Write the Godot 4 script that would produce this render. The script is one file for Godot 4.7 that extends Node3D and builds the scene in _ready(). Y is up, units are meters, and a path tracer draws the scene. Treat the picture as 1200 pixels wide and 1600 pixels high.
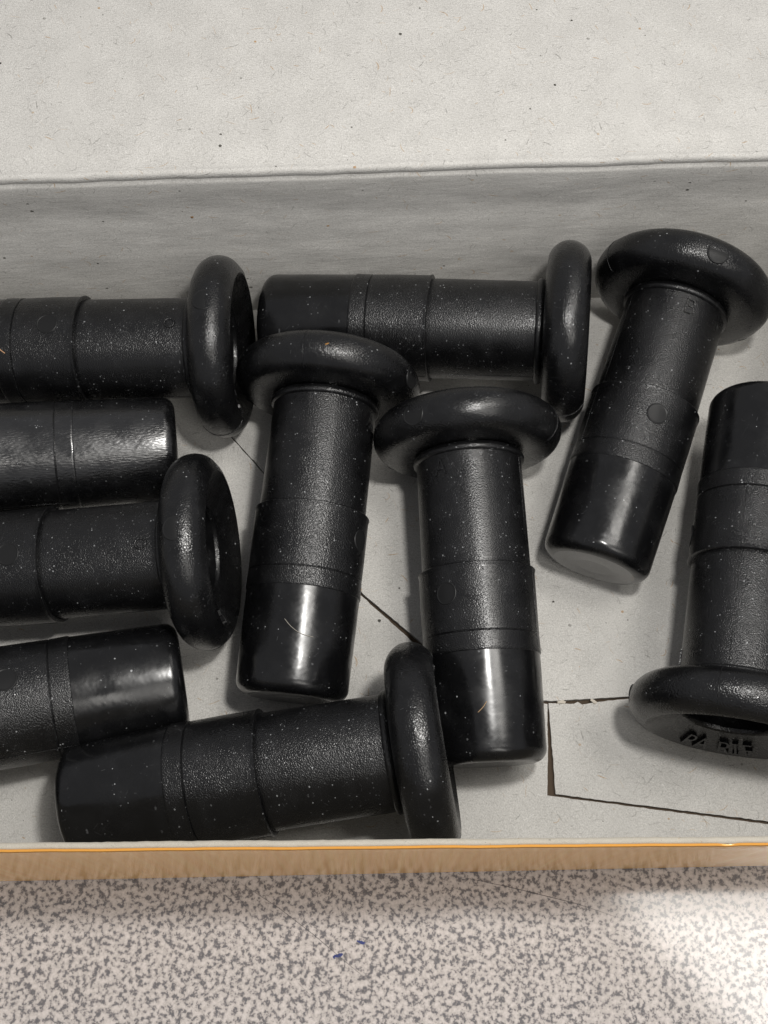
extends Node3D
# Everything below is laid out in millimetres and scaled by MM when a mesh or a node is made.
const MM := 0.001
const PANEL_GLARE := 0.85
const PANEL_ROOM := 0.35

var rng := RandomNumberGenerator.new()
var names := {}
var meshes := {}
var plug_nodes := []

func _ready():
	rng.seed = 7431
	setup_view()
	make_materials()
	build_table()
	build_box()
	build_plugs()
	build_lint()

# ---------------------------------------------------------------- camera, room light, lamp
func setup_view():
	var cam := Camera3D.new()
	cam.name = "camera"
	cam.fov = 49.11
	cam.near = 0.01
	cam.far = 20.0
	cam.transform = Transform3D(Basis(Vector3.RIGHT, deg_to_rad(-66.67)) * Basis(Vector3.BACK, deg_to_rad(2.048)), Vector3(0, 0.2096, 0))
	add_child(cam)
	cam.current = true
	var e := Environment.new()
	e.background_mode = Environment.BG_COLOR
	e.background_color = Color(0.62, 0.62, 0.63)
	e.background_energy_multiplier = 1.0
	e.tonemap_mode = Environment.TONE_MAPPER_LINEAR
	e.tonemap_exposure = 1.0
	e.sdfgi_enabled = true
	e.ssao_enabled = true
	e.ssil_enabled = true
	var w := WorldEnvironment.new()
	w.name = "room_light"
	w.environment = e
	add_child(w)
	# three ceiling fittings of the room; the right one also makes the glare on the laminate
	for f in [[Vector3(0.57, 1.60, -0.20), Vector2(0.34, 0.62), PANEL_GLARE], [Vector3(0.95, 1.60, -1.10), Vector2(0.5, 1.1), PANEL_ROOM], [Vector3(0.70, 1.60, 1.05), Vector2(0.5, 1.1), PANEL_ROOM * 2.5]]:
		var panel := AreaLight3D.new()
		panel.name = "ceiling_panel"
		panel.area_size = f[1]
		panel.light_color = Color(1.0, 0.985, 0.96)
		panel.light_energy = f[2]
		panel.shadow_enabled = true
		panel.area_range = 8.0
		add_child(panel, true)
		panel.transform = Transform3D(Basis.looking_at(Vector3.DOWN, Vector3(0.70, 0, 0.72)), f[0])
	# the small white torch of the camera, a little to the right of its lens
	var torch := OmniLight3D.new()
	torch.name = "camera_torch"
	torch.position = Vector3(0.038, 0.240, -0.055)
	torch.light_color = Color(1.0, 0.99, 0.975)
	torch.light_energy = 0.0295
	torch.light_size = 0.004
	torch.omni_range = 4.0
	torch.omni_attenuation = 2.0
	torch.shadow_enabled = true
	add_child(torch)

# ---------------------------------------------------------------- helpers
func numbered(called: String) -> String:
	var n: int = names.get(called, 0)
	names[called] = n + 1
	return called if n == 0 else "%s_%03d" % [called, n]

func tag(o: Node, label := "", category := "", group := "", kind := ""):
	if label: o.set_meta("label", label)
	if category: o.set_meta("category", category)
	if group: o.set_meta("group", group)
	if kind: o.set_meta("kind", kind)

func put(called: String, mesh: Mesh, mat: Material, parent: Node = self, at := Transform3D.IDENTITY) -> MeshInstance3D:
	var o := MeshInstance3D.new()
	o.name = numbered(called) if parent == self else called
	o.mesh = mesh
	o.material_override = mat
	o.transform = at
	parent.add_child(o, true)
	return o

func tri(st: SurfaceTool, a: Vector3, b: Vector3, c: Vector3, outward: Vector3):
	# clockwise seen from outside
	if (b - a).cross(c - a).dot(outward) > 0.0:
		var t := b
		b = c
		c = t
	st.add_vertex(a * MM)
	st.add_vertex(b * MM)
	st.add_vertex(c * MM)

func quad(st: SurfaceTool, a: Vector3, b: Vector3, c: Vector3, d: Vector3):
	# a b c d run clockwise seen from the front
	for v in [a, b, c, a, c, d]:
		st.add_vertex(v * MM)

func finish(st: SurfaceTool) -> ArrayMesh:
	st.generate_normals()
	st.index()
	return st.commit()

# strips: arrays of Vector2(along the axis, radius); each strip is smooth in itself, its front on the left of its run
func lathe(strips: Array, n := 72, wobble := 0.0, seed_at := 0, widen := 1.0) -> ArrayMesh:
	var noise := FastNoiseLite.new()
	noise.seed = seed_at
	noise.frequency = 0.9
	var st := SurfaceTool.new()
	st.begin(Mesh.PRIMITIVE_TRIANGLES)
	var group := 0
	for strip in strips:
		st.set_smooth_group(group)
		group += 1
		for i in strip.size() - 1:
			for k in n:
				var v := []
				for p in [[i, k], [i, k + 1], [i + 1, k + 1], [i + 1, k]]:
					var sp: Vector2 = strip[p[0]]
					var a: float = TAU * float(p[1] % n) / n
					var r: float = sp.y * widen
					var y: float = sp.x
					if wobble > 0.0 and r > 0.01:
						r += wobble * noise.get_noise_3d(cos(a) * 6.0, y * 0.8, sin(a) * 6.0)
					v.append(Vector3(cos(a) * r, y, sin(a) * r))
				if (v[0] - v[1]).length() < 1e-5:
					for q in [v[0], v[2], v[3]]: st.add_vertex(q * MM)
				elif (v[2] - v[3]).length() < 1e-5:
					for q in [v[0], v[1], v[2]]: st.add_vertex(q * MM)
				else:
					quad(st, v[0], v[1], v[2], v[3])
	return finish(st)

func arc(cx: float, cr: float, rad: float, from: float, to: float, n: int) -> Array:
	var out := []
	for i in n + 1:
		var a := deg_to_rad(lerpf(from, to, float(i) / n))
		out.append(Vector2(cx + rad * sin(a), cr + rad * cos(a)))
	return out

# a closed cross-section swept along x: section(x) gives its points (y, z), clockwise seen from +x; creases: indices where a new smooth face starts
func sweep(x0: float, x1: float, nx: int, section: Callable, creases: Array) -> ArrayMesh:
	var st := SurfaceTool.new()
	st.begin(Mesh.PRIMITIVE_TRIANGLES)
	var rows := []
	for i in nx + 1:
		var x := lerpf(x0, x1, float(i) / nx)
		rows.append([x, section.call(x)])
	var m: int = rows[0][1].size()
	var group := 0
	for k in m:
		if creases.has(k): group += 1
		st.set_smooth_group(group)
		for i in nx:
			var xa: float = rows[i][0]
			var xb: float = rows[i + 1][0]
			var p0: Vector2 = rows[i][1][k]
			var p1: Vector2 = rows[i][1][(k + 1) % m]
			var q0: Vector2 = rows[i + 1][1][k]
			var q1: Vector2 = rows[i + 1][1][(k + 1) % m]
			quad(st, Vector3(xa, p0.x, p0.y), Vector3(xa, p1.x, p1.y), Vector3(xb, q1.x, q1.y), Vector3(xb, q0.x, q0.y))
	# the two cut ends
	st.set_smooth_group(group + 1)
	for e in [0, nx]:
		var poly := PackedVector2Array(rows[e][1])
		var ids := Geometry2D.triangulate_polygon(poly)
		for t in range(0, ids.size(), 3):
			var c := []
			for j in 3:
				var p: Vector2 = poly[ids[t + j]]
				c.append(Vector3(rows[e][0], p.x, p.y))
			tri(st, c[0], c[1], c[2], Vector3(-1 if e == 0 else 1, 0, 0))
	return finish(st)

# a flat sheet of board with ragged cut edges: outline in (x, z)
func board(outline: Array, top: float, bottom: float, ragged := 0.07, noise_seed := 1) -> ArrayMesh:
	var noise := FastNoiseLite.new()
	noise.seed = noise_seed
	noise.frequency = 0.55
	var pts := PackedVector2Array()
	for i in outline.size():
		var a: Vector2 = outline[i]
		var b: Vector2 = outline[(i + 1) % outline.size()]
		var n := maxi(1, int((b - a).length() / 0.8))
		var side := (b - a).normalized().orthogonal()
		for k in n:
			var p := a.lerp(b, float(k) / n)
			if k > 0: p += side * noise.get_noise_2d(p.x, p.y) * ragged * 2.0
			pts.append(p)
	var st := SurfaceTool.new()
	st.begin(Mesh.PRIMITIVE_TRIANGLES)
	var ids := Geometry2D.triangulate_polygon(pts)
	st.set_smooth_group(0)
	for t in range(0, ids.size(), 3):
		var c := []
		for j in 3: c.append(pts[ids[t + j]])
		tri(st, Vector3(c[0].x, top, c[0].y), Vector3(c[1].x, top, c[1].y), Vector3(c[2].x, top, c[2].y), Vector3.UP)
		tri(st, Vector3(c[0].x, bottom, c[0].y), Vector3(c[1].x, bottom, c[1].y), Vector3(c[2].x, bottom, c[2].y), Vector3.DOWN)
	st.set_smooth_group(1)
	var turn := 1.0 if Geometry2D.is_polygon_clockwise(pts) else -1.0
	for i in pts.size():
		var a := pts[i]
		var b := pts[(i + 1) % pts.size()]
		var out2 := (b - a).orthogonal() * turn
		var o := Vector3(out2.x, 0, out2.y)
		var mid := (a + b) * 0.5
		if Geometry2D.is_point_in_polygon(mid + out2.normalized() * 0.01, pts): o = -o
		tri(st, Vector3(a.x, top, a.y), Vector3(b.x, top, b.y), Vector3(b.x, bottom, b.y), o)
		tri(st, Vector3(a.x, top, a.y), Vector3(b.x, bottom, b.y), Vector3(a.x, bottom, a.y), o)
	return finish(st)

func tube(points: Array, r: float, sides := 6) -> ArrayMesh:
	var st := SurfaceTool.new()
	st.begin(Mesh.PRIMITIVE_TRIANGLES)
	st.set_smooth_group(0)
	var rings := []
	for i in points.size():
		var d: Vector3 = (points[mini(i + 1, points.size() - 1)] - points[maxi(i - 1, 0)]).normalized()
		var s := d.cross(Vector3.UP if absf(d.y) < 0.9 else Vector3.RIGHT).normalized()
		var u := s.cross(d)
		var ring := []
		var rr: float = r * (0.35 if i == 0 or i == points.size() - 1 else 1.0)
		for k in sides:
			var a := TAU * k / sides
			ring.append(points[i] + (s * cos(a) + u * sin(a)) * rr)
		rings.append(ring)
	for i in points.size() - 1:
		for k in sides:
			var k2 := (k + 1) % sides
			var mid: Vector3 = (points[i] + points[i + 1]) * 0.5
			var o: Vector3 = (rings[i][k] + rings[i + 1][k2]) * 0.5 - mid
			tri(st, rings[i][k], rings[i][k2], rings[i + 1][k2], o)
			tri(st, rings[i][k], rings[i + 1][k2], rings[i + 1][k], o)
	return finish(st)

# ---------------------------------------------------------------- materials
var board_mat: StandardMaterial3D
var wall_mat: StandardMaterial3D
var edge_mat: StandardMaterial3D
var tear_mat: StandardMaterial3D
var kraft_mat: StandardMaterial3D
var liner_mat: StandardMaterial3D
var laminate_mat: StandardMaterial3D
var matte: StandardMaterial3D
var flange_mat: StandardMaterial3D
var satin: StandardMaterial3D
var scuffed: StandardMaterial3D
var smooth_black: StandardMaterial3D
var hollow_mat: StandardMaterial3D
var face_mat: StandardMaterial3D

func noise_bytes(seed_at: int, size: Vector2i, freq: float, octaves := 1, kind := FastNoiseLite.TYPE_SIMPLEX_SMOOTH) -> PackedByteArray:
	var n := FastNoiseLite.new()
	n.seed = seed_at
	n.noise_type = kind
	n.frequency = freq
	n.fractal_type = FastNoiseLite.FRACTAL_FBM if octaves > 1 else FastNoiseLite.FRACTAL_NONE
	n.fractal_octaves = octaves
	var im := n.get_seamless_image(size.x, size.y, false, false, 0.1, true)
	im.convert(Image.FORMAT_L8)
	return im.get_data()

func stroke(data: PackedFloat32Array, w: int, h: int, x: float, y: float, ang: float, curl: float, length: int, amount: float, wide := false):
	for i in length:
		var px := posmod(int(x), w)
		var py := posmod(int(y), h)
		var f := amount * minf(1.0, 4.0 * minf(i + 1, length - i) / length)
		data[py * w + px] += f
		if wide:
			data[py * w + (px + 1) % w] += f * 0.7
			data[((py + 1) % h) * w + px] += f * 0.6
		x += cos(ang)
		y += sin(ang)
		ang += curl

func to_tex(im: Image) -> ImageTexture:
	im.generate_mipmaps()
	return ImageTexture.create_from_image(im)

func make_board_textures() -> Array:
	var w := 1536
	var h := 1536
	var cloud := noise_bytes(11, Vector2i(w, h), 0.006, 3)
	var grain := noise_bytes(12, Vector2i(w, h), 0.20, 3)
	var lines := noise_bytes(13, Vector2i(w / 3, h), 0.16, 3)
	var li := Image.create_from_data(w / 3, h, false, Image.FORMAT_L8, lines)
	li.resize(w, h, Image.INTERPOLATE_CUBIC)
	lines = li.get_data()
	var f := PackedFloat32Array()      # light / dark fibres
	f.resize(w * h)
	var warm := PackedFloat32Array()   # brown fibres
	warm.resize(w * h)
	var relief := PackedFloat32Array()
	relief.resize(w * h)
	for i in 7000:
		var ang := rng.randfn(0.0, 0.8)
		var x := rng.randf() * w
		var y := rng.randf() * h
		var l := rng.randi_range(8, 34)
		var curl := rng.randfn(0.0, 0.045)
		var a := rng.randfn(-0.008, 0.046)
		stroke(f, w, h, x, y, ang, curl, l, a, rng.randf() < 0.4)
		stroke(relief, w, h, x, y, ang, curl, l, absf(a) * 2.0, true)
	for i in 1500:
		stroke(f, w, h, rng.randf() * w, rng.randf() * h, rng.randfn(0.0, 0.9), rng.randfn(0.0, 0.07), rng.randi_range(6, 22), -rng.randf_range(0.04, 0.17))
	for i in 380:
		stroke(warm, w, h, rng.randf() * w, rng.randf() * h, rng.randfn(0.0, 0.9), rng.randfn(0.0, 0.05), rng.randi_range(8, 40), rng.randf_range(0.04, 0.2), rng.randf() < 0.5)
	for i in 150:   # specks
		var cx := rng.randi() % w
		var cy := rng.randi() % h
		var r := 0.9 + 4.2 * pow(rng.randf(), 4.0)
		var dark := rng.randf_range(0.15, 0.6)
		var brown := rng.randf() < 0.3
		for dy in range(-6, 7):
			for dx in range(-6, 7):
				var d := Vector2(dx, dy * rng.randf_range(0.8, 1.5)).length()
				if d < r:
					var at := posmod(cy + dy, h) * w + posmod(cx + dx, w)
					if brown: warm[at] += dark * 0.6
					else: f[at] -= dark
	var rgb := PackedByteArray()
	rgb.resize(w * h * 3)
	var hb := PackedByteArray()
	hb.resize(w * h)
	for i in w * h:
		var v := (cloud[i] - 128) * 0.00016 + (grain[i] - 128) * 0.00066 + (lines[i] - 128) * 0.00026 + clampf(f[i], -0.5, 0.07)
		var b := clampf(warm[i], 0.0, 0.35)
		rgb[i * 3] = int(clampf((0.762 + v - b * 0.35) * 255.0, 0, 255))
		rgb[i * 3 + 1] = int(clampf((0.754 + v - b * 0.75) * 255.0, 0, 255))
		rgb[i * 3 + 2] = int(clampf((0.735 + v - b * 1.15) * 255.0, 0, 255))
		hb[i] = int(clampf(110.0 + (grain[i] - 128) * 0.40 + (lines[i] - 128) * 0.35 + relief[i] * 300.0, 0, 255))
	var col := Image.create_from_data(w, h, false, Image.FORMAT_RGB8, rgb)
	var nrm := Image.create_from_data(w, h, false, Image.FORMAT_L8, hb)
	nrm.convert(Image.FORMAT_RGBA8)
	nrm.bump_map_to_normal_map(3.0)
	return [to_tex(col), to_tex(nrm)]

func make_laminate() -> ImageTexture:
	var w := 2048
	var h := 1024
	var a := noise_bytes(31, Vector2i(w, h), 0.044, 2)
	var b := noise_bytes(32, Vector2i(w, h), 0.095, 3)
	var c := noise_bytes(33, Vector2i(w, h), 0.20, 2)
	var big := noise_bytes(34, Vector2i(w, h), 0.009, 2)
	var rgb := PackedByteArray()
	rgb.resize(w * h * 3)
	for i in w * h:
		var v := 0.62 * (a[i] - 128) + 0.38 * (b[i] - 128) + 0.24 * (c[i] - 128) + 0.12 * (big[i] - 128)
		var dark := smoothstep(0.0, 24.0, v)          # grey flecks
		var deep := smoothstep(22.0, 50.0, v)
		var pale := smoothstep(-18.0, -48.0, v)
		var tint := (b[i] - 128) * 0.0004
		var r := lerpf(lerpf(0.722, 0.79, pale), 0.53, dark)
		var g := lerpf(lerpf(0.702, 0.768, pale), 0.515, dark)
		var bl := lerpf(lerpf(0.688, 0.757, pale), 0.515, dark)
		r = lerpf(r, 0.40, deep) + tint
		g = lerpf(g, 0.395, deep) + tint
		bl = lerpf(bl, 0.405, deep) + tint
		rgb[i * 3] = int(clampf(r * 255.0, 0, 255))
		rgb[i * 3 + 1] = int(clampf(g * 255.0, 0, 255))
		rgb[i * 3 + 2] = int(clampf(bl * 255.0, 0, 255))
	return to_tex(Image.create_from_data(w, h, false, Image.FORMAT_RGB8, rgb))

func make_dust(seed_at: int, specks: int, scratches: int) -> ImageTexture:
	var w := 1024
	var film := noise_bytes(seed_at, Vector2i(w, w), 0.008, 4)
	var fine := noise_bytes(seed_at + 1, Vector2i(w, w), 0.16, 2)
	var f := PackedFloat32Array()
	f.resize(w * w)
	for i in specks:
		var cx := rng.randi() % w
		var cy := rng.randi() % w
		if film[cy * w + cx] < 100 + rng.randi() % 60: continue   # dust gathers in patches
		var r := 0.8 + 2.6 * pow(rng.randf(), 5.0)
		var s := rng.randf_range(0.08, 0.8) * (0.25 + 0.75 * rng.randf())
		for dy in range(-5, 6):
			for dx in range(-5, 6):
				if Vector2(dx, dy).length() < r * rng.randf_range(0.7, 1.2):
					f[posmod(cy + dy, w) * w + posmod(cx + dx, w)] += s
	for i in scratches:
		stroke(f, w, w, rng.randf() * w, rng.randf() * w, PI / 2 + rng.randfn(0.0, 0.25), rng.randfn(0.0, 0.02), rng.randi_range(8, 50), rng.randf_range(0.02, 0.14))
	for i in 130:
		stroke(f, w, w, rng.randf() * w, rng.randf() * w, rng.randf() * TAU, rng.randfn(0.0, 0.09), rng.randi_range(8, 26), rng.randf_range(0.1, 0.32))
	var rgb := PackedByteArray()
	rgb.resize(w * w * 3)
	for i in w * w:
		var v := 0.046 + maxf(0.0, film[i] - 120) * 0.00036 + (fine[i] - 128) * 0.0001 + clampf(f[i], 0.0, 0.55)
		rgb[i * 3] = int(clampf(v * 252.0, 0, 255))
		rgb[i * 3 + 1] = int(clampf(v * 255.0, 0, 255))
		rgb[i * 3 + 2] = int(clampf((v + 0.004) * 255.0, 0, 255))
	return to_tex(Image.create_from_data(w, w, false, Image.FORMAT_RGB8, rgb))

func make_rough(seed_at: int, low: float, high: float) -> ImageTexture:
	var w := 512
	var a := noise_bytes(seed_at, Vector2i(w, w), 0.012, 4)
	var b := noise_bytes(seed_at + 5, Vector2i(w, w), 0.11, 2)
	var out := PackedByteArray()
	out.resize(w * w)
	for i in w * w:
		var t := clampf(0.5 + (a[i] - 128) * 0.007 + (b[i] - 128) * 0.002, 0.0, 1.0)
		out[i] = int(lerpf(low, high, t) * 255.0)
	return to_tex(Image.create_from_data(w, w, false, Image.FORMAT_L8, out))

func make_grain(seed_at: int, freq: float, bump: float, along := 1.0) -> ImageTexture:
	var w := 512
	var h := int(512 * along)
	var a := noise_bytes(seed_at, Vector2i(w, h), freq, 3)
	var im := Image.create_from_data(w, h, false, Image.FORMAT_L8, a)
	if along != 1.0: im.resize(w, w, Image.INTERPOLATE_CUBIC)
	im.convert(Image.FORMAT_RGBA8)
	im.bump_map_to_normal_map(bump)
	return to_tex(im)

func make_wall_relief() -> ImageTexture:
	# the long shallow crinkles of board that has been bent, lying along it
	var w := 1024
	var broad := Image.create_from_data(w / 4, w, false, Image.FORMAT_L8, noise_bytes(95, Vector2i(w / 4, w), 0.07, 3))
	var fine := Image.create_from_data(w / 2, w, false, Image.FORMAT_L8, noise_bytes(96, Vector2i(w / 2, w), 0.22, 2))
	broad.resize(w, w, Image.INTERPOLATE_CUBIC)
	fine.resize(w, w, Image.INTERPOLATE_CUBIC)
	var a := broad.get_data()
	var b := fine.get_data()
	var c := noise_bytes(97, Vector2i(w, w), 0.02, 2)
	for i in a.size():
		a[i] = int(clampf(128 + (a[i] - 128) * 0.6 * (0.35 + c[i] / 200.0) + (b[i] - 128) * 0.25, 0, 255))
	var im := Image.create_from_data(w, w, false, Image.FORMAT_L8, a)
	im.convert(Image.FORMAT_RGBA8)
	im.bump_map_to_normal_map(3.0)
	return to_tex(im)

func triplanar(m: StandardMaterial3D, tile_mm: Vector3, world := false, offset := Vector3.ZERO):
	m.uv1_triplanar = true
	m.uv1_world_triplanar = world
	m.uv1_triplanar_sharpness = 4.0
	m.uv1_scale = Vector3(1000.0 / tile_mm.x, 1000.0 / tile_mm.y, 1000.0 / tile_mm.z)
	m.uv1_offset = offset

func plastic(dust: Texture2D, rough: Texture2D, grain: Texture2D, grain_scale: float, tile: float) -> StandardMaterial3D:
	var m := StandardMaterial3D.new()
	m.albedo_texture = dust
	m.roughness = 1.0
	m.roughness_texture = rough
	m.metallic_specular = 0.5
	m.normal_enabled = true
	m.normal_texture = grain
	m.normal_scale = grain_scale
	triplanar(m, Vector3.ONE * tile)
	return m

func make_materials():
	var bt := make_board_textures()
	board_mat = StandardMaterial3D.new()
	board_mat.albedo_texture = bt[0]
	board_mat.roughness = 0.92
	board_mat.metallic_specular = 0.25
	board_mat.normal_enabled = true
	board_mat.normal_texture = bt[1]
	board_mat.normal_scale = 0.75
	triplanar(board_mat, Vector3.ONE * 108.0, true, Vector3(0.13, 0.2, 0.41))
	wall_mat = board_mat.duplicate()
	wall_mat.normal_texture = make_wall_relief()
	wall_mat.normal_scale = 0.2
	triplanar(wall_mat, Vector3(128.0, 96.0, 96.0), true, Vector3(0.37, 0.61, 0.05))
	edge_mat = board_mat.duplicate()
	edge_mat.albedo_color = Color(0.92, 0.90, 0.86)
	triplanar(edge_mat, Vector3(60.0, 22.0, 22.0), true, Vector3(0.7, 0.1, 0.3))
	kraft_mat = StandardMaterial3D.new()
	kraft_mat.albedo_color = Color(0.30, 0.25, 0.20)
	kraft_mat.roughness = 0.95
	tear_mat = StandardMaterial3D.new()
	tear_mat.albedo_color = Color(0.76, 0.73, 0.68)
	tear_mat.roughness = 0.95

	liner_mat = StandardMaterial3D.new()
	var lw := 1024
	var streak := noise_bytes(51, Vector2i(lw, 64), 0.05, 4)
	var rgb := PackedByteArray()
	rgb.resize(lw * 64 * 3)
	for y in 64:
		for x in lw:
			var v := (streak[x] - 128) * 0.0011 + (streak[y * lw + x] - 128) * 0.0003
			var i := (y * lw + x) * 3
			rgb[i] = int(clampf((1.0 + v * 0.1) * 255.0, 0, 255))
			rgb[i + 1] = int(clampf((0.77 + v * 0.3) * 255.0, 0, 255))
			rgb[i + 2] = int(clampf((0.44 + v * 0.3) * 255.0, 0, 255))
	liner_mat.albedo_texture = to_tex(Image.create_from_data(lw, 64, false, Image.FORMAT_RGB8, rgb))
	liner_mat.roughness = 0.16
	liner_mat.metallic_specular = 0.9
	triplanar(liner_mat, Vector3(90.0, 60.0, 60.0), true)

	laminate_mat = StandardMaterial3D.new()
	laminate_mat.albedo_texture = make_laminate()
	laminate_mat.roughness = 0.6
	laminate_mat.metallic_specular = 0.2
	laminate_mat.clearcoat_enabled = true
	laminate_mat.clearcoat = 1.0
	laminate_mat.clearcoat_roughness = 0.10
	laminate_mat.normal_enabled = true
	laminate_mat.normal_texture = make_grain(41, 0.14, 2.0)
	laminate_mat.normal_scale = 0.04
	triplanar(laminate_mat, Vector3(124.0, 62.0, 62.0), true, Vector3(0.21, 0.0, 0.33))

	var dust_a := make_dust(61, 4200, 160)
	var dust_b := make_dust(71, 1700, 150)
	var rough_a := make_rough(81, 0.27, 0.38)
	var rough_b := make_rough(82, 0.17, 0.31)
	var grain := make_grain(91, 0.33, 5.0)
	var soft := make_grain(92, 0.03, 3.0)
	matte = plastic(dust_a, rough_a, grain, 0.30, 46.0)
	matte.metallic_specular = 0.52
	flange_mat = plastic(dust_b, make_rough(83, 0.19, 0.32), grain, 0.20, 52.0)
	satin = plastic(dust_b, rough_b, soft, 0.10, 58.0)
	scuffed = plastic(make_dust(73, 1500, 2600), make_rough(84, 0.19, 0.33), make_grain(93, 0.20, 4.0, 0.25), 0.13, 40.0)
	scuffed.metallic_specular = 0.85
	smooth_black = StandardMaterial3D.new()
	smooth_black.albedo_color = Color(0.11, 0.111, 0.113)
	smooth_black.roughness = 0.4
	smooth_black.metallic_specular = 0.35
	face_mat = plastic(dust_b, make_rough(86, 0.12, 0.22), soft, 0.04, 58.0)
	face_mat.metallic_specular = 0.9
	hollow_mat = plastic(dust_b, rough_b, soft, 0.2, 58.0)

# ---------------------------------------------------------------- the table
func build_table():
	var st := SurfaceTool.new()
	st.begin(Mesh.PRIMITIVE_TRIANGLES)
	var s := 900.0
	var y := -2.2
	quad(st, Vector3(-s, y, -s), Vector3(s, y, -s), Vector3(s, y, s), Vector3(-s, y, s))
	st.set_smooth_group(1)
	quad(st, Vector3(-s, y, s), Vector3(s, y, s), Vector3(s, y - 28, s), Vector3(-s, y - 28, s))
	quad(st, Vector3(s, y, s), Vector3(s, y, -s), Vector3(s, y - 28, -s), Vector3(s, y - 28, s))
	quad(st, Vector3(s, y, -s), Vector3(-s, y, -s), Vector3(-s, y - 28, -s), Vector3(s, y - 28, -s))
	quad(st, Vector3(-s, y, -s), Vector3(-s, y, s), Vector3(-s, y - 28, s), Vector3(-s, y - 28, -s))
	quad(st, Vector3(-s, y - 28, s), Vector3(s, y - 28, s), Vector3(s, y - 28, -s), Vector3(-s, y - 28, -s))
	var t := put("table", finish(st), laminate_mat)
	tag(t, "speckled pinkish grey laminate table top under the cardboard box", "table", "", "structure")
	var ink := StandardMaterial3D.new()
	ink.albedo_color = Color(0.10, 0.17, 0.42)
	ink.roughness = 0.6
	var marks := [[Vector2(-1.2, -8.5), 1.0, 0.25], [Vector2(-5.3, -6.2), 1.05, -0.3], [Vector2(-6.0, -5.9), 0.5, 0.9]]
	for m in marks:
		var pts := []
		for k in 11:
			var a: float = TAU * k / 11
			var r: float = m[1] * rng.randf_range(0.45, 1.0)
			pts.append(m[0] + Vector2(cos(a) * r, sin(a) * r * 0.42).rotated(m[2]))
		put("ink_mark", board(pts, y + 0.012, y - 0.3, 0.1, 5), ink, t)
	var dark := StandardMaterial3D.new()
	dark.albedo_color = Color(0.23, 0.23, 0.24)
	dark.roughness = 0.7
	for line in [[Vector3(-23.5, 0, -17.8), Vector3(-16, 0, -13.6), Vector3(-9.8, 0, -9.5), Vector3(-4, 0, -5.3), Vector3(1.3, 0, -1.5)], [Vector3(14.0, 0, -20.5), Vector3(25.5, 0, -18.6), Vector3(36.9, 0, -16.3), Vector3(45, 0, -14.0)], [Vector3(-12, 0, -1.5), Vector3(-8.4, 0, 1.5)]]:
		var p := []
		for v in line: p.append(v + Vector3(0, y + 0.01, 0))
		put("scratch", tube(p, 0.045, 5), dark, t)

# ---------------------------------------------------------------- the box
const X0 := -128.0
const X1 := 87.0

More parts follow.
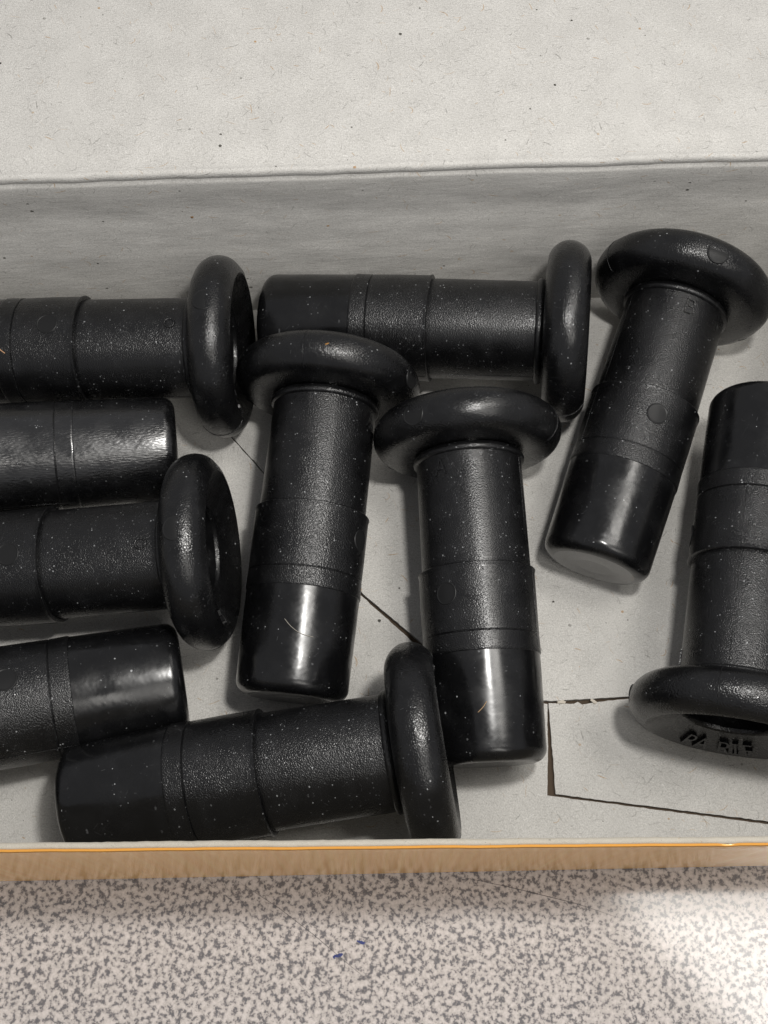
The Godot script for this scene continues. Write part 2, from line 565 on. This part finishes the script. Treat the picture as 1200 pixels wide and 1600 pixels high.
func build_box():
	var box := Node3D.new()
	box.name = "cardboard_box"
	box.position = Vector3(0, -2.2, -80) * MM
	add_child(box)
	tag(box, "open grey cardboard box with orange printed outside holding black plugs", "box")
	var undo := Transform3D(Basis.IDENTITY, -box.position)

	# floor: folded bottom flaps with cuts between them
	var under := board([Vector2(X0, -136), Vector2(X1, -150), Vector2(X1, -26), Vector2(X0, -15)], -1.2, -2.15, 0.0)
	put("bottom_sheet", under, kraft_mat, box, undo)
	var r_panel := [Vector2(-62, -142.5), Vector2(-35.5, -109.8), Vector2(-25.2, -98.5), Vector2(-3.5, -72.6), Vector2(8.4, -62.9), Vector2(18.6, -53.4), Vector2(24.5, -52.8), Vector2(32.9, -52.5), Vector2(47.6, -53.9), Vector2(X1, -56.6), Vector2(X1, -152.5)]
	put("bottom_flap", board(r_panel, 0.0, -0.95, 0.06, 3), board_mat, box, undo)
	var l_panel := [Vector2(-62.3, -142.5), Vector2(-35.65, -109.65), Vector2(-25.4, -98.35), Vector2(-3.95, -72.3), Vector2(7.7, -62.15), Vector2(17.8, -52.4), Vector2(32.35, -51.9), Vector2(32.2, -42.2), Vector2(31.9, -34.8), Vector2(33.4, -34.65), Vector2(72.2, -31.05), Vector2(X1, -29.6), Vector2(X1, -25.8), Vector2(X0, -15.0), Vector2(X0, -136.5)]
	put("bottom_flap", board(l_panel, -0.05, -0.95, 0.06, 4), board_mat, box, undo)
	var tab := [Vector2(32.65, -52.15), Vector2(37.5, -52.2), Vector2(38.2, -52.6), Vector2(39.0, -52.1), Vector2(42.2, -52.75), Vector2(47.6, -53.5), Vector2(X1, -56.3), Vector2(X1, -30.2), Vector2(72.2, -31.6), Vector2(33.5, -35.15)]
	put("bottom_tab", board(tab, -0.32, -1.1, 0.08, 6), board_mat, box, undo)
	for m in [[Vector2(41.2, -52.7), 0.9, 0.5], [Vector2(35.0, -52.4), 1.1, -0.1]]:
		var pts := []
		for k in 12:
			var a: float = TAU * k / 12
			pts.append(m[0] + Vector2(cos(a) * m[1], sin(a) * 0.45).rotated(m[2]) * rng.randf_range(0.5, 1.1))
		put("torn_paper", board(pts, 0.06, -0.3, 0.15, 8), tear_mat, box, undo)

	# back wall with the lid flap folded out behind it
	var wrinkle := FastNoiseLite.new()
	wrinkle.seed = 21
	wrinkle.frequency = 1.0
	wrinkle.fractal_octaves = 3
	var zb := func(x: float) -> float: return -140.3 - 0.085 * x
	var wall := func(x: float) -> PackedVector2Array:
		var z0: float = zb.call(x)
		var p := PackedVector2Array()
		var wave := 0.35 * wrinkle.get_noise_2d(x * 0.03, 5.0)
		for i in 61:
			var y := lerpf(-0.9, 39.6, i / 60.0)
			var t := y / 40.0
			var dz := -4.2 * t + 1.6 * smoothstep(0.70, 1.0, t)
			var grow := smoothstep(0.0, 6.0, y) * smoothstep(40.0, 34.0, y)
			dz += grow * (0.20 * wrinkle.get_noise_2d(x * 0.035, y * 0.10) + 0.03 * wrinkle.get_noise_2d(x * 0.14 + 40.0, y * 0.75))
			p.append(Vector2(y, z0 + dz + wave * t))
		var c := z0 - 2.7 + wave + 0.12 * wrinkle.get_noise_2d(x * 0.12, 90.0)
		var up := 0.18 * wrinkle.get_noise_2d(x * 0.07, 50.0)
		for q in [Vector2(39.9, -0.25), Vector2(40.38, -0.12)]:
			p.append(Vector2(q.x + up, c + q.y))
		# outer side: down the back, one board thickness behind
		p.append(Vector2(40.38 + up, c - 1.4))
		p.append(Vector2(20.0, z0 - 2.6))
		p.append(Vector2(-0.9, z0 - 1.2))
		return p
	var bw := put("back_wall", sweep(X0, X1, 200, wall, [62, 63, 64]), wall_mat, box, undo)
	bw.set_meta("label", "wrinkled grey back wall of the box")
	var crease := FastNoiseLite.new()
	crease.seed = 77
	crease.frequency = 1.0
	var lid := func(x: float) -> PackedVector2Array:
		var z0: float = zb.call(x)
		var p := PackedVector2Array()
		var c := z0 - 2.7 + 0.35 * wrinkle.get_noise_2d(x * 0.03, 5.0) + 0.12 * wrinkle.get_noise_2d(x * 0.12, 90.0)
		var up := 0.18 * wrinkle.get_noise_2d(x * 0.07, 50.0)
		for q in [Vector2(40.3, -0.1), Vector2(40.75, 0.05), Vector2(41.2, 0.08), Vector2(41.65, -0.05), Vector2(41.95, -0.35), Vector2(42.0, -0.95)]:
			p.append(Vector2(q.x + up, c + q.y))
		var n := 50
		for i in n + 1:
			var t := pow(i / float(n), 1.8)
			var d := 1.5 + 78.0 * t
			var y := 41.93 + up * (1.0 - t) - 0.32 * sin(minf(1.0, d / 6.0) * PI) + d * 0.035 + 0.25 * crease.get_noise_2d(x * 0.03, d * 0.06) + 0.02 * crease.get_noise_2d(x * 0.2, d * 0.35)
			# a faint bent crease near the right end of the fold
			var cr := absf(d - (10.0 - (x - 46.0) * 0.30))
			y += smoothstep(30.0, 55.0, x) * 0.28 * exp(-cr * cr * 0.8)
			p.append(Vector2(y, c - d))
		p.append(Vector2(p[n + 6].x - 1.2, p[n + 6].y))
		p.append(Vector2(40.45 + up, c - 1.6))
		return p
	var lf := put("lid_flap", sweep(X0, X1, 200, lid, [0, 56, 57, 58]), board_mat, box, undo)
	lf.set_meta("label", "pale lid flap folded back behind the box")

	# front wall: grey board with a raw top edge and the printed liner outside
	var fn := FastNoiseLite.new()
	fn.seed = 88
	fn.frequency = 1.0
	var front := func(x: float) -> PackedVector2Array:
		var zi := -20.95 - 0.0430 * x + 0.10 * fn.get_noise_2d(x * 0.06, 3.0)
		var zo := zi + 1.0
		var zf := -20.10 - 0.0537 * x - 0.35
		var w1 := 0.10 * fn.get_noise_2d(x * 0.5, 10.0) + 0.06 * fn.get_noise_2d(x * 1.6, 20.0)
		var top := 40.0 + 0.12 * fn.get_noise_2d(x * 0.1, 30.0) + 0.06 * fn.get_noise_2d(x * 1.1, 40.0)
		var p := PackedVector2Array()
		p.append(Vector2(-0.9, zf))
		p.append(Vector2(20.0, (zo + zf) * 0.5 - 0.05))
		p.append(Vector2(top - 0.25, zo))
		p.append(Vector2(top, zo - 0.2 + w1 * 0.5))
		p.append(Vector2(top + 0.05, (zi + zo) * 0.5))
		p.append(Vector2(top - 0.05, zi + 0.2 + w1))
		p.append(Vector2(top - 0.35, zi + w1 * 0.6))
		for i in 12:
			var y := lerpf(38.5, 0.0, i / 11.0)
			p.append(Vector2(y, lerpf(zf - 1.0, zi, y / 40.0) + 0.12 * fn.get_noise_2d(x * 0.08, y * 0.3)))
		p.append(Vector2(-0.9, zf - 1.0))
		return p
	# sections are listed clockwise seen from +x: the front wall's runs up its outer face and down inside, so it is turned round
	var front_cw := func(x: float) -> PackedVector2Array:
		var p: PackedVector2Array = front.call(x)
		p.reverse()
		return p
	var fw := put("front_wall", sweep(X0, X1, 260, front_cw, [0, 13, 17]), edge_mat, box, undo)
	fw.set_meta("label", "front wall with raw grey cut edge")
	var skin := func(x: float) -> PackedVector2Array:
		var zi := -19.93 - 0.0430 * x + 0.10 * fn.get_noise_2d(x * 0.06, 3.0)
		var zt := -20.10 - 0.0537 * x
		var top := 39.95 + 0.12 * fn.get_noise_2d(x * 0.1, 30.0) + 0.05 * fn.get_noise_2d(x * 0.7, 60.0)
		# two places where the board's fibres hang over the print
		for gap in [52.3, 61.5]:
			top -= 0.55 * exp(-pow((x - gap) / 1.0, 4.0))
		var p := PackedVector2Array()
		p.append(Vector2(-2.1, zt - 0.2))
		p.append(Vector2(12.0, lerpf(zt - 0.2, zi, 0.3)))
		p.append(Vector2(top, zi))
		p.append(Vector2(top + 0.05, zi + 0.14))
		p.append(Vector2(top - 0.1, zi + 0.26))
		p.append(Vector2(36.0, zi + 0.30))
		for i in 12:
			var y := lerpf(33.0, 1.0, i / 11.0)
			var t := y / 40.0
			p.append(Vector2(y, lerpf(zt, zi + 0.3, t) + 0.10 * sin(t * PI) + 0.05 * fn.get_noise_2d(x * 0.35, y * 0.03)))
		p.append(Vector2(-2.1, zt))
		return p
	var skin_cw := func(x: float) -> PackedVector2Array:
		var p: PackedVector2Array = skin.call(x)
		return p
	var sk := put("printed_liner", sweep(X0, X1, 260, skin_cw, [0, 2, 4, 18]), liner_mat, box, undo)
	sk.set_meta("label", "glossy orange printed outside of the front wall")

	var rim := func(x: float) -> PackedVector2Array:
		var zi := -19.93 - 0.0430 * x + 0.10 * fn.get_noise_2d(x * 0.06, 3.0)
		var top := 40.03 + 0.12 * fn.get_noise_2d(x * 0.1, 30.0) + 0.05 * fn.get_noise_2d(x * 0.7, 60.0) + 0.06 * fn.get_noise_2d(x * 0.25, 75.0)
		for gap in [52.3, 61.5]:
			top -= 0.8 * exp(-pow((x - gap) / 1.0, 4.0))
		return PackedVector2Array([Vector2(top - 0.9, zi + 0.24), Vector2(top - 0.02, zi - 0.04), Vector2(top + 0.1, zi + 0.10), Vector2(top + 0.02, zi + 0.31), Vector2(top - 0.9, zi + 0.33)])
	var orange := StandardMaterial3D.new()
	orange.albedo_color = Color(0.80, 0.57, 0.27)
	orange.roughness = 0.85
	orange.metallic_specular = 0.2
	put("printed_edge", sweep(X0, X1, 260, rim, [0, 1, 3]), orange, box, undo)

	# end walls, just beyond the photograph
	for e in [[X1 + 0.02, X1 + 1.2, -148.6, -24.2], [X0 - 1.2, X0 - 0.02, -131.0, -16.0]]:
		var side := board([Vector2(e[0], e[2]), Vector2(e[1], e[2]), Vector2(e[1], e[3]), Vector2(e[0], e[3])], 40.0, -2.1, 0.0)
		put("end_wall", side, board_mat, box, undo)

# ---------------------------------------------------------------- the plugs
func make_plug_meshes():
	# axis +y from the closed tip (0) to the open flange; radii in mm
	var tip := [Vector2(0.0, 0.0), Vector2(0.0, 3.0), Vector2(0.0, 6.4)]
	var tip_face := [Vector2(0.03, 0.0), Vector2(0.03, 3.2), Vector2(0.03, 3.4), Vector2(0.0, 3.6), Vector2(0.0, 7.4)]
	var nose := []
	for i in 9:
		var a := deg_to_rad(90.0 * i / 8)
		nose.append(Vector2(2.4 - 2.4 * cos(a), 7.3 + 2.4 * sin(a)))
	nose += [Vector2(6.0, 9.76), Vector2(12.0, 9.86), Vector2(18.9, 9.95)]
	meshes.tip = lathe([nose], 80, 0.05, 3, 1.055)
	meshes.end_face = lathe([tip_face], 80, 0.0, 3, 1.055)
	# band between the two parting rings, then the sleeve with its sharp lip
	meshes.band = lathe([[Vector2(18.6, 9.6), Vector2(18.95, 10.0)], [Vector2(18.95, 10.0), Vector2(19.15, 10.1), Vector2(19.4, 10.1), Vector2(22.2, 10.05)], [Vector2(22.2, 10.05), Vector2(22.35, 9.80)]], 80, 0.05, 4, 1.055)
	meshes.sleeve = lathe([[Vector2(22.2, 9.8), Vector2(22.6, 10.02)], [Vector2(22.6, 10.02), Vector2(28.0, 10.1), Vector2(33.7, 10.12), Vector2(34.05, 10.16), Vector2(34.3, 10.25), Vector2(34.45, 10.27)], [Vector2(34.45, 10.27), Vector2(34.6, 10.15), Vector2(34.5, 9.3)]], 80, 0.07, 5, 1.055)
	meshes.shaft = lathe([[Vector2(34.0, 9.3), Vector2(34.9, 9.48), Vector2(35.4, 9.52), Vector2(45.0, 9.46), Vector2(55.6, 9.40)], [Vector2(55.6, 9.40), Vector2(55.75, 9.75), Vector2(56.0, 9.95), Vector2(56.35, 10.0), Vector2(56.7, 9.9), Vector2(57.2, 9.6)]], 80, 0.05, 6, 1.055)
	# flange: flat underside, round rim, dished end face, bore
	var rim := [Vector2(57.4, 9.4), Vector2(57.35, 10.6), Vector2(57.2, 12.2)]
	var round_rim := []
	for i in 29:
		var a := deg_to_rad(lerpf(-72.0, 78.0, i / 28.0))
		round_rim.append(Vector2(61.6 + 4.3 * sin(a), 13.7 + 4.3 * cos(a)))
	var rim_all := rim + round_rim
	var end := [Vector2(65.81, 14.59), Vector2(65.4, 13.9), Vector2(64.35, 11.6), Vector2(63.2, 9.0)]
	var lip := [Vector2(63.2, 9.0), Vector2(63.15, 8.6), Vector2(62.8, 8.3), Vector2(62.2, 8.2)]
	meshes.flange = lathe([rim_all, end, lip], 110, 0.06, 7)
	meshes.bore = lathe([[Vector2(62.2, 8.2), Vector2(50.0, 8.0), Vector2(30.0, 7.7)], [Vector2(30.0, 7.7), Vector2(30.0, 0.0)]], 56)
	var along := []
	var ca := cos(deg_to_rad(102.0))
	var sa := sin(deg_to_rad(102.0))
	for q in [[19.4, 10.64], [22.3, 10.60], [28.0, 10.65], [34.35, 10.72], [34.7, 10.02], [45.0, 9.98], [55.5, 9.92], [56.4, 10.5]]:
		along.append(Vector3(ca * q[1], q[0], -sa * q[1]))
	meshes.parting_body = tube(along, 0.045, 5)
	var over := []
	for i in 25:
		var a := deg_to_rad(lerpf(-65.0, 75.0, i / 24.0))
		var q := 13.7 + 4.31 * cos(a)
		over.append(Vector3(ca * q, 61.6 + 4.31 * sin(a), -sa * q))
	meshes.parting_rim = tube(over, 0.08, 5)
	# moulded round mark that follows a barrel of the given radius: a thin raised lip round a smooth spot
	meshes.mark_sleeve = round_mark(10.68, 10000.0, 2.05)
	meshes.mark_flange = round_mark(18.0, 4.3, 2.15)
	meshes.ring_shaft = moulded_ring(9.99, 1.15)
	for ch in ["A", "B", "P", "R", "I", "F"]:
		var t := TextMesh.new()
		var f := SystemFont.new()
		f.font_names = PackedStringArray(["Droid Sans"])
		t.font = f
		t.text = ch
		t.font_size = 32
		t.pixel_size = 0.0030 / 32.0 / 0.72
		t.depth = 0.0008
		t.curve_step = 2.0
		meshes["letter_" + ch] = t

# built about local +x at radius r (curving round y) with a second curvature r2 along y
func on_barrel(r: float, r2: float, u: float, v: float, lift: float) -> Vector3:
	var inner := r - r2 if r2 < 1000.0 else 0.0
	var b := v / r2
	var rr: float = (inner + (r2 + lift) * cos(b)) if r2 < 1000.0 else r + lift
	var y: float = (r2 + lift) * sin(b) if r2 < 1000.0 else v
	var a := u / r
	return Vector3(rr * cos(a), y, rr * sin(a))

func round_mark(r: float, r2: float, size: float) -> ArrayMesh:
	var prof := [[0.0, 0.015], [0.5, 0.015], [0.84, 0.015], [0.88, 0.02], [0.92, 0.13], [0.97, 0.13], [1.04, -0.1]]
	return disc_on(r, r2, size, prof)

func moulded_ring(r: float, size: float) -> ArrayMesh:
	var prof := [[0.60, -0.08], [0.66, 0.10], [0.74, 0.15], [0.88, 0.15], [0.96, 0.10], [1.02, -0.08]]
	return disc_on(r, 10000.0, size, prof)

func disc_on(r: float, r2: float, size: float, prof: Array) -> ArrayMesh:
	var st := SurfaceTool.new()
	st.begin(Mesh.PRIMITIVE_TRIANGLES)
	st.set_smooth_group(0)
	var n := 28
	for i in prof.size() - 1:
		for k in n:
			var v := []
			for p in [[i, k], [i, k + 1], [i + 1, k + 1], [i + 1, k]]:
				var a: float = TAU * (p[1] % n) / n
				var q: float = prof[p[0]][0] * size
				v.append(on_barrel(r, r2, cos(a) * q, sin(a) * q, prof[p[0]][1]))
			var o: Vector3 = v[0] - Vector3(0, v[0].y, 0)
			if (v[0] - v[1]).length() > 1e-5: tri(st, v[0], v[1], v[2], o)
			tri(st, v[0], v[2], v[3], o)
	return finish(st)

func build_plug(label: String, tip: Vector3, heading: float, tilt: float, roll: float, letter: String, looks := {}):
	var o := Node3D.new()
	o.name = numbered("plastic_plug")
	add_child(o)
	plug_nodes.append(o)
	tag(o, label, "plug", "black plastic plugs lying in the box")
	var h := deg_to_rad(heading)
	var t := deg_to_rad(tilt)
	var u := Vector3(cos(t) * cos(h), sin(t), cos(t) * sin(h))
	var e1 := Vector3.UP.cross(u).normalized()
	var e2 := u.cross(e1)
	var x := e1 * cos(deg_to_rad(roll)) + e2 * sin(deg_to_rad(roll))
	o.transform = Transform3D(Basis(x, u, x.cross(u)), tip * MM)
	var body: Material = looks.get("body", matte)
	var end: Material = looks.get("tip", satin)
	put("tip", meshes.tip, end, o)
	put("end_face", meshes.end_face, face_mat, o)
	put("band", meshes.band, looks.get("band", body), o)
	var sl := put("sleeve", meshes.sleeve, body, o)
	var sh := put("shaft", meshes.shaft, body, o)
	var fl := put("flange", meshes.flange, looks.get("flange", flange_mat), o)
	put("bore", meshes.bore, hollow_mat, o)
	put("round_mark", meshes.mark_sleeve, smooth_black, sl, Transform3D(Basis.IDENTITY, Vector3(0, 29.4, 0) * MM))
	put("round_mark", meshes.mark_flange, smooth_black, fl, Transform3D(Basis.IDENTITY, Vector3(0, 61.2, 0) * MM))
	put("parting_line", meshes.parting_body, flange_mat, o)
	put("parting_line", meshes.parting_body, flange_mat, o, Transform3D(Basis(Vector3.UP, PI), Vector3.ZERO))
	put("parting_line", meshes.parting_rim, flange_mat, fl)
	put("parting_line", meshes.parting_rim, flange_mat, fl, Transform3D(Basis(Vector3.UP, PI), Vector3.ZERO))
	if letter == "O":
		put("moulded_ring", meshes.ring_shaft, matte, sh, Transform3D(Basis.IDENTITY, Vector3(0, 53.0, 0) * MM))
	elif letter:
		put("moulded_letter", meshes["letter_" + letter], flange_mat, sh, Transform3D(Basis(Vector3(0, 0, -1), Vector3(0, 1, 0), Vector3(1, 0, 0)), Vector3(9.76, 53.0, 0) * MM))
	# raised lettering on the dished end face
	var word := [["P", -34.0], ["A", -21.5], ["R", -3.0], ["I", 7.5], ["F", 17.5]]
	var slope := deg_to_rad(24.5)
	for w in word:
		var a := deg_to_rad(w[1])
		var out := Vector3(-sin(a), 0, -cos(a))
		var up := -out * cos(slope) - Vector3.UP * sin(slope)
		var right := Vector3(-cos(a), 0, sin(a))
		var n := right.cross(up)
		put("raised_letter", meshes["letter_" + w[0]], satin, fl, Transform3D(Basis(right, up, n), (out * 12.2 + Vector3.UP * 64.85) * MM))

func build_plugs():
	make_plug_meshes()
	var a := matte.duplicate()
	var b := matte.duplicate()
	b.uv1_offset = Vector3(0.31, 0.47, 0.13)
	var c := matte.duplicate()
	c.uv1_offset = Vector3(0.71, 0.19, 0.53)
	var s2 := satin.duplicate()
	s2.uv1_offset = Vector3(0.41, 0.77, 0.21)
	build_plug("black plug lying along the back wall at left, open flange by the next tip", Vector3(-94.7, 12.6, -116.1), -1.44, 3.9, 92.0, "O", {"body": a})
	build_plug("black plug lying along the back wall in the middle, both its ends in view", Vector3(-25.8, 10.3, -127.6), 4.19, 7.4, 265.0, "A", {"body": b})
	build_plug("black slanted plug with letter B, flange against the back wall and flat grey tip showing", Vector3(40.1, 10.9, -75.8), -71.94, 7.2, 100.0, "B", {"body": c})
	build_plug("scuffed shiny black plug, tip pointing right, second from the back on the left", Vector3(-41.3, 10.5, -97.9), 170.2, 7.25, 262.0, "A", {"body": scuffed, "tip": scuffed})
	build_plug("black plug at left whose flange faces right with raised lettering on its face", Vector3(-94.0, 11.1, -68.1), -5.04, 6.36, 98.0, "O", {"body": b})
	build_plug("black plug at left below the lettered flange, its smooth tip pointing right", Vector3(-35.3, 10.4, -51.75), 166.15, 7.3, 99.0, "A", {"body": c, "tip": s2})
	build_plug("black plug lying along the front wall, partly hidden by the wall's cut edge", Vector3(-52.2, 10.3, -29.0), -9.6, 7.3, 265.0, "A", {"body": a})
	build_plug("black plug pointing towards the front, flange tucked against the left flange at the back", Vector3(-15.6, 10.3, -48.65), -86.48, 7.3, 156.0, "A", {"body": b})
	build_plug("black upright plug in the middle with moulded letter A under its flange", Vector3(20.2, 10.6, -37.96), -94.53, 7.04, 52.0, "A", {"body": a, "tip": s2})
	build_plug("black plug at the right edge with its open lettered flange towards the front", Vector3(72.8, 20.2, -107.5), 100.1, -2.3, 192.0, "B", {"body": c})

# ---------------------------------------------------------------- lint
func fibre(called: String, label: String, category: String, points: Array, r: float, color: Color):
	var m := StandardMaterial3D.new()
	m.albedo_color = color
	m.roughness = 0.8
	var base: Vector3 = points[0]
	var local := []
	# a smooth thread through the given points
	var c := Curve3D.new()
	c.bake_interval = 0.05
	for i in points.size():
		var before: Vector3 = points[maxi(i - 1, 0)]
		var after: Vector3 = points[mini(i + 1, points.size() - 1)]
		var h := (after - before) * 0.17
		c.add_point(points[i] - base, -h, h)
	for i in 25:
		local.append(c.sample_baked(c.get_baked_length() * i / 24.0))
	var o := put(called, tube(local, r), m, self, Transform3D(Basis.IDENTITY, base * MM))
	tag(o, label, category, "stray fibres on the plugs")

func on_plug(n: int, s: float, around: float, r: float) -> Vector3:
	# a point on the n-th plug: s along its axis, angle round it from straight up, r from the axis
	var t: Transform3D = plug_nodes[n].transform
	var u := t.basis.y
	var side := Vector3.UP.cross(u).normalized()
	var top := u.cross(side)
	var a := deg_to_rad(around)
	return t.origin / MM + u * s + (top * cos(a) + side * sin(a)) * r

func build_lint():
	fibre("lint_fibre", "curved pale hair on the smooth tip of the plug left of centre", "fibre", [on_plug(7, 12.6, 10, 10.51), on_plug(7, 11.2, 2, 10.56), on_plug(7, 10.2, -8, 10.54), on_plug(7, 9.9, -20, 10.51)], 0.05, Color(0.62, 0.60, 0.56))
	fibre("lint_fibre", "short tan fibre on the tip of the upright plug in the middle", "fibre", [on_plug(8, 8.2, 14, 10.51), on_plug(8, 9.0, 9, 10.61), on_plug(8, 10.0, 5, 10.56)], 0.08, Color(0.62, 0.52, 0.40))
	fibre("lint_fibre", "bright white shred on the plug at the left edge of the back row", "fibre", [on_plug(0, 16.5, -45, 10.66), on_plug(0, 18.2, -52, 10.91), on_plug(0, 19.4, -57, 10.76)], 0.14, Color(0.9, 0.9, 0.88))
	fibre("lint_fibre", "tiny orange fibre on the back left plug's ringed sleeve", "fibre", [on_plug(0, 20.2, -28, 10.71), on_plug(0, 21.4, -33, 10.76)], 0.11, Color(0.70, 0.55, 0.42))
	fibre("lint_fibre", "small orange speck on top of the flange left of centre", "fibre", [on_plug(7, 61.6, -1, 18.0), on_plug(7, 61.9, -3, 18.05)], 0.13, Color(0.62, 0.44, 0.22))
